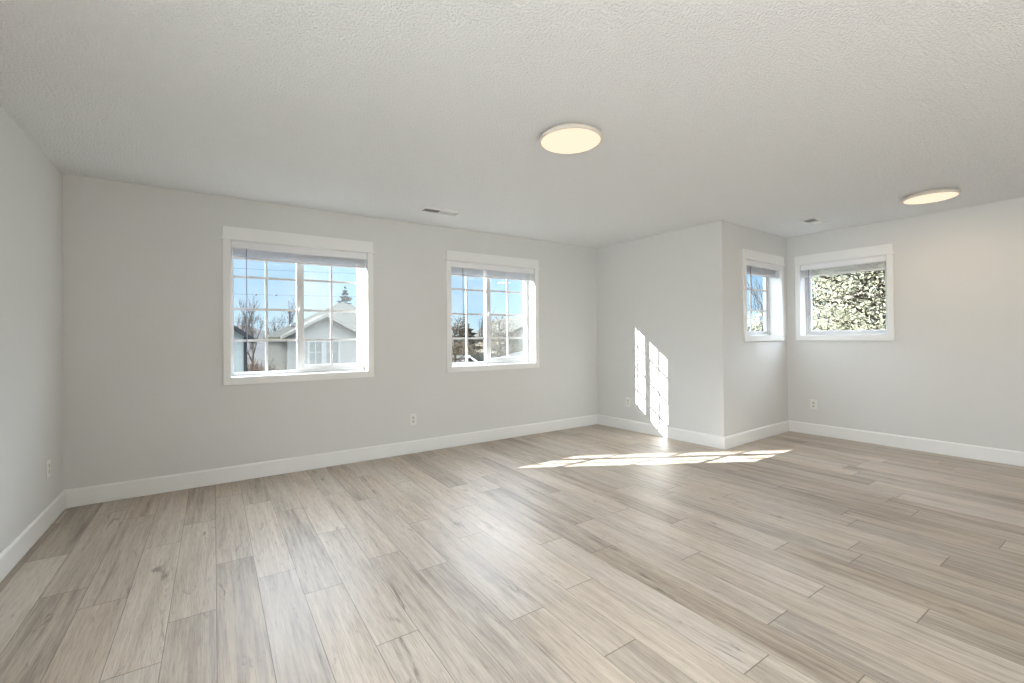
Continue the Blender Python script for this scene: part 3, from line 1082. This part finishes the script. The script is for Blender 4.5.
# dark board fence
fn = empty('board_fence', (17.0, 32.0, GZ))
tag(fn, 'dark weathered board fence running behind the garden shed', 'fence')
m_ = MB()
xx = 13.6
while xx < 24.0:
    m_.box(xx, xx + 0.19, 31.97, 32.0, GZ, -0.16 + 0.02 * sin(xx * 7))
    xx += 0.20
rel(m_, fn).build('boards', M_fence, fn)
for k in range(6):
    m_ = MB(); m_.box(13.7 + 2 * k - 0.06, 13.7 + 2 * k + 0.06, 32.02, 32.14, GZ, -0.10)
    rel(m_, fn).build('post', M_fence, fn)
for zz in (-2.5, -0.5):
    m_ = MB(); m_.box(13.6, 24.0, 32.001, 32.02, zz, zz + 0.1)
    rel(m_, fn).build('rail', M_fence, fn)

# utility wires
for (z, dz, name, lab) in ((3.40, 0.12, 'beads', 'utility wire with two small dark markers crossing the sky'),
                           (2.10, -0.05, None, 'lowest utility wire crossing the sky above the rooftops'),
                           (4.62, 0.15, None, 'highest utility wire crossing the sky, faint below the blind')):
    y = 25.0
    pts = [(-13 + 2 * k, y, z + dz * (-13 + 2 * k) / 3.0 * 0.35 + 0.0012 * (2 * k - 14) ** 2 - 0.05) for k in range(12)]
    m_ = MB(); m_.tube(pts, 0.007, 5)
    w_ = m_.build('utility_wire', M_wire)
    tag(w_, lab, 'wire', 'utility wires outside')
    if name:
        for x in (1.70, 2.56):
            q = (x + 13) / 2; k = int(q); f = q - k
            zz = pts[k][2] * (1 - f) + pts[k + 1][2] * f
            MB().lathe([(0, -0.05), (0.04, -0.03), (0.05, 0.0), (0.04, 0.03), (0, 0.05)], 10, (x, y, zz)).build('marker', M_wire, w_)


up_ = empty('utility_pole', (9.13, 25.0, GZ))
tag(up_, 'wooden utility pole with crossarm where the wires end', 'pole')
MB().tube([(0, 0, 0), (0, 0, 4.5), (0, 0, 8.6)], [0.13, 0.11, 0.09], 10).build('shaft', M_fence, up_)
MB().box(-0.06, 0.06, -0.9, 0.9, 8.2, 8.32).build('crossarm', M_fence, up_)


# ------------------------------------------------------------------ trees
def grow(mb, rnd, p, d, ln, r, depth, tips, spread=0.55, upward=0.10, seg=5, kids=(2, 4), shrink=0.68):
    p = Vector(p); d = Vector(d).normalized()
    pts = [p.copy()]
    rad = [r]
    ns = 3
    for k in range(ns):
        d = (d + Vector((rnd.uniform(-1, 1), rnd.uniform(-1, 1), rnd.uniform(-0.6, 1))) * 0.16 + Vector((0, 0, upward * 0.3))).normalized()
        p = p + d * ln / ns
        pts.append(p.copy())
        rad.append(r * (1 - 0.45 * (k + 1) / ns))
    mb.tube(pts, rad, seg if depth > 1 else 3, cap=False)
    if depth <= 0:
        tips.append((p.copy(), d.copy()))
        return
    for k in range(rnd.randint(*kids)):
        q = pts[-1] if k == 0 else pts[rnd.randint(1, ns)]
        nd = (d + Vector((rnd.uniform(-1, 1), rnd.uniform(-1, 1), rnd.uniform(-0.5, 1) + upward)) * spread).normalized()
        grow(mb, rnd, q, nd, ln * shrink * rnd.uniform(0.8, 1.15), max(0.009, rad[-1] * rnd.uniform(0.6, 0.85)), depth - 1, tips, spread, upward, seg, kids, shrink)
    tips.append((p.copy(), d.copy()))


def bare_tree(loc, height, seed, label, mat, group='bare trees outside', depth=5, spread=0.6, kids=(3, 4), rad=None):
    rnd = random.Random(seed)
    root = empty('bare_tree', loc)
    tag(root, label, 'tree', group)
    mb = MB()
    tips = []
    grow(mb, rnd, (0, 0, 0), (rnd.uniform(-0.1, 0.1), rnd.uniform(-0.1, 0.1), 1), height * 0.32, rad or height * 0.026, depth, tips, spread, 0.25, 6, kids, 0.70)
    mb.build('trunk', mat, root, fix=False)
    return root


def leaf_quads(mb, rnd, c, n, sp, size):
    for _ in range(n):
        p = Vector(c) + Vector((rnd.gauss(0, sp), rnd.gauss(0, sp), rnd.gauss(0, sp * 0.8)))
        a = Vector((rnd.uniform(-1, 1), rnd.uniform(-1, 1), rnd.uniform(-0.7, 0.7))).normalized()
        b = a.orthogonal().normalized()
        b = (Matrix.Rotation(rnd.uniform(0, 2 * pi), 3, a) @ b)
        s = size * rnd.uniform(0.6, 1.3)
        mb.bm.faces.new([mb.bm.verts.new(p - a * s), mb.bm.verts.new(p + b * s * 0.42), mb.bm.verts.new(p + a * s), mb.bm.verts.new(p - b * s * 0.42)])


def leafy_tree(name, loc, height, seed, label, cat, leafmat, bark, n_leaf, leaf=0.07, sp=0.22, depth=5, spread=0.75, group='leafy trees outside the alcove windows',
               kids=(2, 4), trunk=0.25):
    rnd = random.Random(seed)
    root = empty(name, loc)
    tag(root, label, cat, group)
    mb = MB(); tips = []
    grow(mb, rnd, (0, 0, 0), (0, 0, 1), height * trunk, height * 0.016, depth, tips, spread, 0.20, 5, kids, 0.74)
    mb.build('trunk', bark, root, fix=False)
    lf = MB()
    per = max(1, int(n_leaf / max(1, len(tips))))
    for (p, d) in tips:
        leaf_quads(lf, rnd, p, per, sp, leaf)
    o = lf.build('foliage', leafmat, root, fix=False)
    tag(o, kind='stuff')
    return root


def conifer(loc, height, radius, seed, label, mat, layers=90):
    rnd = random.Random(seed)
    root = empty('conifer_tree', loc)
    tag(root, label, 'tree', 'conifers outside')
    MB().tube([(0, 0, 0), (0, 0, height * 0.97)], [height * 0.022, 0.02], 7).build('trunk', M_bark, root)
    lf = MB()
    for k in range(layers):
        f = k / (layers - 1)
        z = height * (0.12 + 0.86 * f) + rnd.uniform(-0.012, 0.012) * height
        R_ = radius * (1 - f) ** 0.85 * rnd.uniform(0.75, 1.2) + 0.05
        nb = 9 if f < 0.8 else 6
        for j in range(nb):
            a = 2 * pi * (j + rnd.random()) / nb
            rr = R_ * rnd.uniform(0.35, 1.2)
            dv = Vector((cos(a), sin(a), 0)); sd = Vector((-sin(a), cos(a), 0))
            w = rr * 0.22 + 0.06
            p0 = Vector((0, 0, z)); p1 = p0 + dv * rr * 0.6 + Vector((0, 0, -rr * 0.12)); p2 = p0 + dv * rr + Vector((0, 0, -rr * 0.20 + 0.06))
            for tilt in (0.0, 1.0):
                s2 = (sd * (1 - tilt) + Vector((0, 0, -1)) * tilt * 0.9).normalized()
                for q0, q1, w0, w1 in ((p0, p1, w * 0.3, w), (p1, p2, w, 0.01)):
                    lf.face([q0 + s2 * w0, q1 + s2 * w1, q1 - s2 * w1 * (1 - tilt), q0 - s2 * w0 * (1 - tilt)])
    lf.build('foliage', mat, root, fix=False)
    return root


def shrub(loc, rx, ry, rz_, seed, label, twig, leafmat=None, stems=110, n_leaf=900, leaf=0.06, group='shrubs outside'):
    rnd = random.Random(seed)
    root = empty('shrub', loc)
    tag(root, label, 'shrub', group)
    mb = MB()
    tips = []
    for _ in range(stems):
        a = rnd.uniform(0, 2 * pi); q = sqrt(rnd.random())
        b = Vector((cos(a) * q * rx * 0.75, sin(a) * q * ry * 0.75, 0))
        d = Vector((cos(a) * q * 0.16 * rx + rnd.uniform(-0.12, 0.12), sin(a) * q * 0.16 * ry + rnd.uniform(-0.12, 0.12), 1.0)).normalized()
        ln = rz_ * rnd.uniform(0.6, 1.1)
        bend = Vector((rnd.uniform(-1, 1), rnd.uniform(-1, 1), -0.5)) * ln * 0.10
        pts = [b, b + d * ln * 0.5, b + d * ln * 0.85 + bend * 0.4, b + d * ln + bend]
        mb.tube(pts, [0.022, 0.018, 0.012, 0.006], 3, cap=False)
        for f in (0.45, 0.65, 0.85):
            s0 = b + d * ln * f
            e = s0 + Vector((rnd.uniform(-1, 1), rnd.uniform(-1, 1), rnd.uniform(-0.2, 0.9))) * ln * 0.13
            mb.tube([s0, e], [0.011, 0.005], 3, cap=False)
            tips.append((e, d))
        tips.append((pts[-1], d))
    mb.build('stems', twig, root, fix=False)
    if leafmat:
        lf = MB()
        per = max(1, int(n_leaf / len(tips)))
        for p, d in tips: leaf_quads(lf, rnd, p, per, 0.14, leaf)
        tag(lf.build('foliage', leafmat, root, fix=False), kind='stuff')
    return root


def crown_tree(name, loc, crown_z, rads, seed, label, cat, leafmat, bark, n_leaf, leaf, group, gap=0.0, n_br=46, trunk_r=0.09):
    """tree with a dense crown: limbs fan out inside an ellipsoid and leaves cluster round their ends"""
    rnd = random.Random(seed)
    root = empty(name, loc)
    tag(root, label, cat, group)
    rx, ry, rz_ = rads
    c = Vector((0, 0, crown_z))
    mb = MB()
    top = c + Vector((rnd.uniform(-0.1, 0.1), rnd.uniform(-0.1, 0.1), rz_ * 0.5))
    mb.tube([(0, 0, 0), (0.04, -0.03, crown_z * 0.5), c, top], [trunk_r, trunk_r * 0.85, trunk_r * 0.6, trunk_r * 0.2], 8, cap=False)
    clusters = []
    for k in range(n_br):
        while True:
            p = Vector((rnd.uniform(-1, 1), rnd.uniform(-1, 1), rnd.uniform(-1, 1)))
            if 0.25 < p.length < 1.0: break
        e = c + Vector((p.x * rx, p.y * ry, p.z * rz_))
        s0 = Vector((0, 0, max(crown_z * 0.25, min(e.z - 0.3 * (e - c).xy.length, crown_z + rz_ * 0.4))))
        mid = s0.lerp(e, 0.5) + Vector((rnd.uniform(-1, 1), rnd.uniform(-1, 1), rnd.uniform(-0.5, 1))) * 0.14 * rx
        mb.tube([s0, mid, e], [trunk_r * 0.38, trunk_r * 0.24, 0.008], 5, cap=False)
        clusters.append(e)
        for q in range(5):
            t0 = mid.lerp(e, rnd.random())
            e2 = t0 + Vector((rnd.gauss(0, 1), rnd.gauss(0, 1), rnd.gauss(0.1, 0.8))) * 0.28 * min(rx, rz_)
            pv = Vector(((e2.x - c.x) / rx, (e2.y - c.y) / ry, (e2.z - c.z) / rz_))
            if pv.length > 1.0: e2 = c + (e2 - c) / pv.length
            mb.tube([t0, t0.lerp(e2, 0.5) + Vector((0, 0, 0.04)), e2], [trunk_r * 0.16, 0.010, 0.005], 3, cap=False)
            clusters.append(e2)
    mb.build('trunk', bark, root, fix=False)
    lf = MB()
    per = max(1, n_leaf // len(clusters))
    for e in clusters:
        sp = 0.17 * min(rx, rz_) * rnd.uniform(0.7, 1.3)
        leaf_quads(lf, rnd, e, per, sp, leaf)
    for v in lf.bm.verts:
        d = v.co - c
        pv = Vector((d.x / rx, d.y / ry, d.z / rz_)).length
        if pv > 1.05: v.co = c + d * (1.05 / pv)
    tag(lf.build('foliage', leafmat, root, fix=False), kind='stuff')
    return root


# view through the first wide window
bare_tree((1.35, 44.0, GZ), 8.2, 21, 'thin bare tree rising behind the pale green house', M_bark, spread=0.42)
bare_tree((5.6, 50.0, GZ), 8.6, 22, 'bare tree standing behind the hipped roof left of the window mullion', M_bark)
bare_tree((3.3, 58.0, GZ), 7.6, 23, 'small bare tree over the distant hills between the two houses', M_bark)
conifer((10.55, 45.2, GZ), 9.4, 3.1, 31, 'grey-green conifer standing up behind the house roof peak', M_conifer_g)
shrub((1.66, 24.5, GZ), 0.55, 0.6, 3.2, 41, 'tangled red-brown bramble thicket between the two houses', M_twig_red, M_leaf_tan, 200, 700, 0.05)
# second wide window
conifer((18.75, 36.0, GZ), 6.35, 2.4, 32, 'dark green pointed conifer in the second wide window', M_conifer, 30)
G1 = 'tan winter trees outside the second wide window'
crown_tree('winter_tree', (8.85, 18.0, GZ), 3.7, (0.85, 0.95, 1.55), 61, 'brown winter tree at the pane edge opposite the sliding pane of the second wide window', 'tree',
           M_leaf_tan, M_bark, 2600, 0.045, G1)
crown_tree('winter_tree', (13.7, 22.0, GZ), 3.9, (1.25, 1.1, 1.6), 62, 'broad grey-brown winter tree behind the sliding pane of the second wide window', 'tree',
           M_leaf_tan, M_bark, 3600, 0.05, G1)
bare_tree((14.5, 25.4, GZ), 6.0, 25, 'slender bare tree beside the dark pointed conifer', M_bark, depth=5, spread=0.4)
shrub((13.2, 26.6, GZ), 0.9, 0.8, 3.4, 42, 'tan twiggy shrub at the foot of the brown trees before the fence', M_bark, M_leaf_tan, 150, 2400, 0.06)
shrub((15.6, 29.3, GZ), 0.7, 0.7, 4.0, 43, 'light tan shrub below the dark pointed conifer', M_bark_pale, M_leaf_tan, 130, 2000, 0.06)
shrub((17.8, 27.0, GZ), 0.8, 0.7, 3.7, 44, 'yellow-green shrub in front of the white house windows', M_bark_pale, M_leaf_yel, 150, 2400, 0.06)
# alcove windows
G2 = 'leafy trees outside the alcove windows'
crown_tree('leafy_tree', (10.7, 3.3, GZ), 6.2, (1.6, 1.85, 4.2), 51, 'pale leafy tree filling the foliage window', 'tree', M_leaf_pale, M_bark, 76000, 0.030, G2, n_br=190, trunk_r=0.12)
crown_tree('leafy_tree', (16.0, 5.2, GZ), 6.2, (1.4, 2.1, 4.2), 52, 'second leafy tree standing behind the one in the foliage window', 'tree', M_leaf_pale, M_bark, 36000, 0.045, G2, n_br=140, trunk_r=0.12)
crown_tree('leafy_tree', (13.0, 7.0, GZ), 3.4, (1.3, 1.5, 1.5), 53, 'low leafy tree in the lower panes of the narrow alcove window', 'tree', M_leaf_pale, M_bark, 9000, 0.045, G2, n_br=70)
bare_tree((18.2, 9.75, GZ), 10.0, 27, 'bare dark-branched tree in the upper panes of the narrow alcove window', M_bark, depth=5)
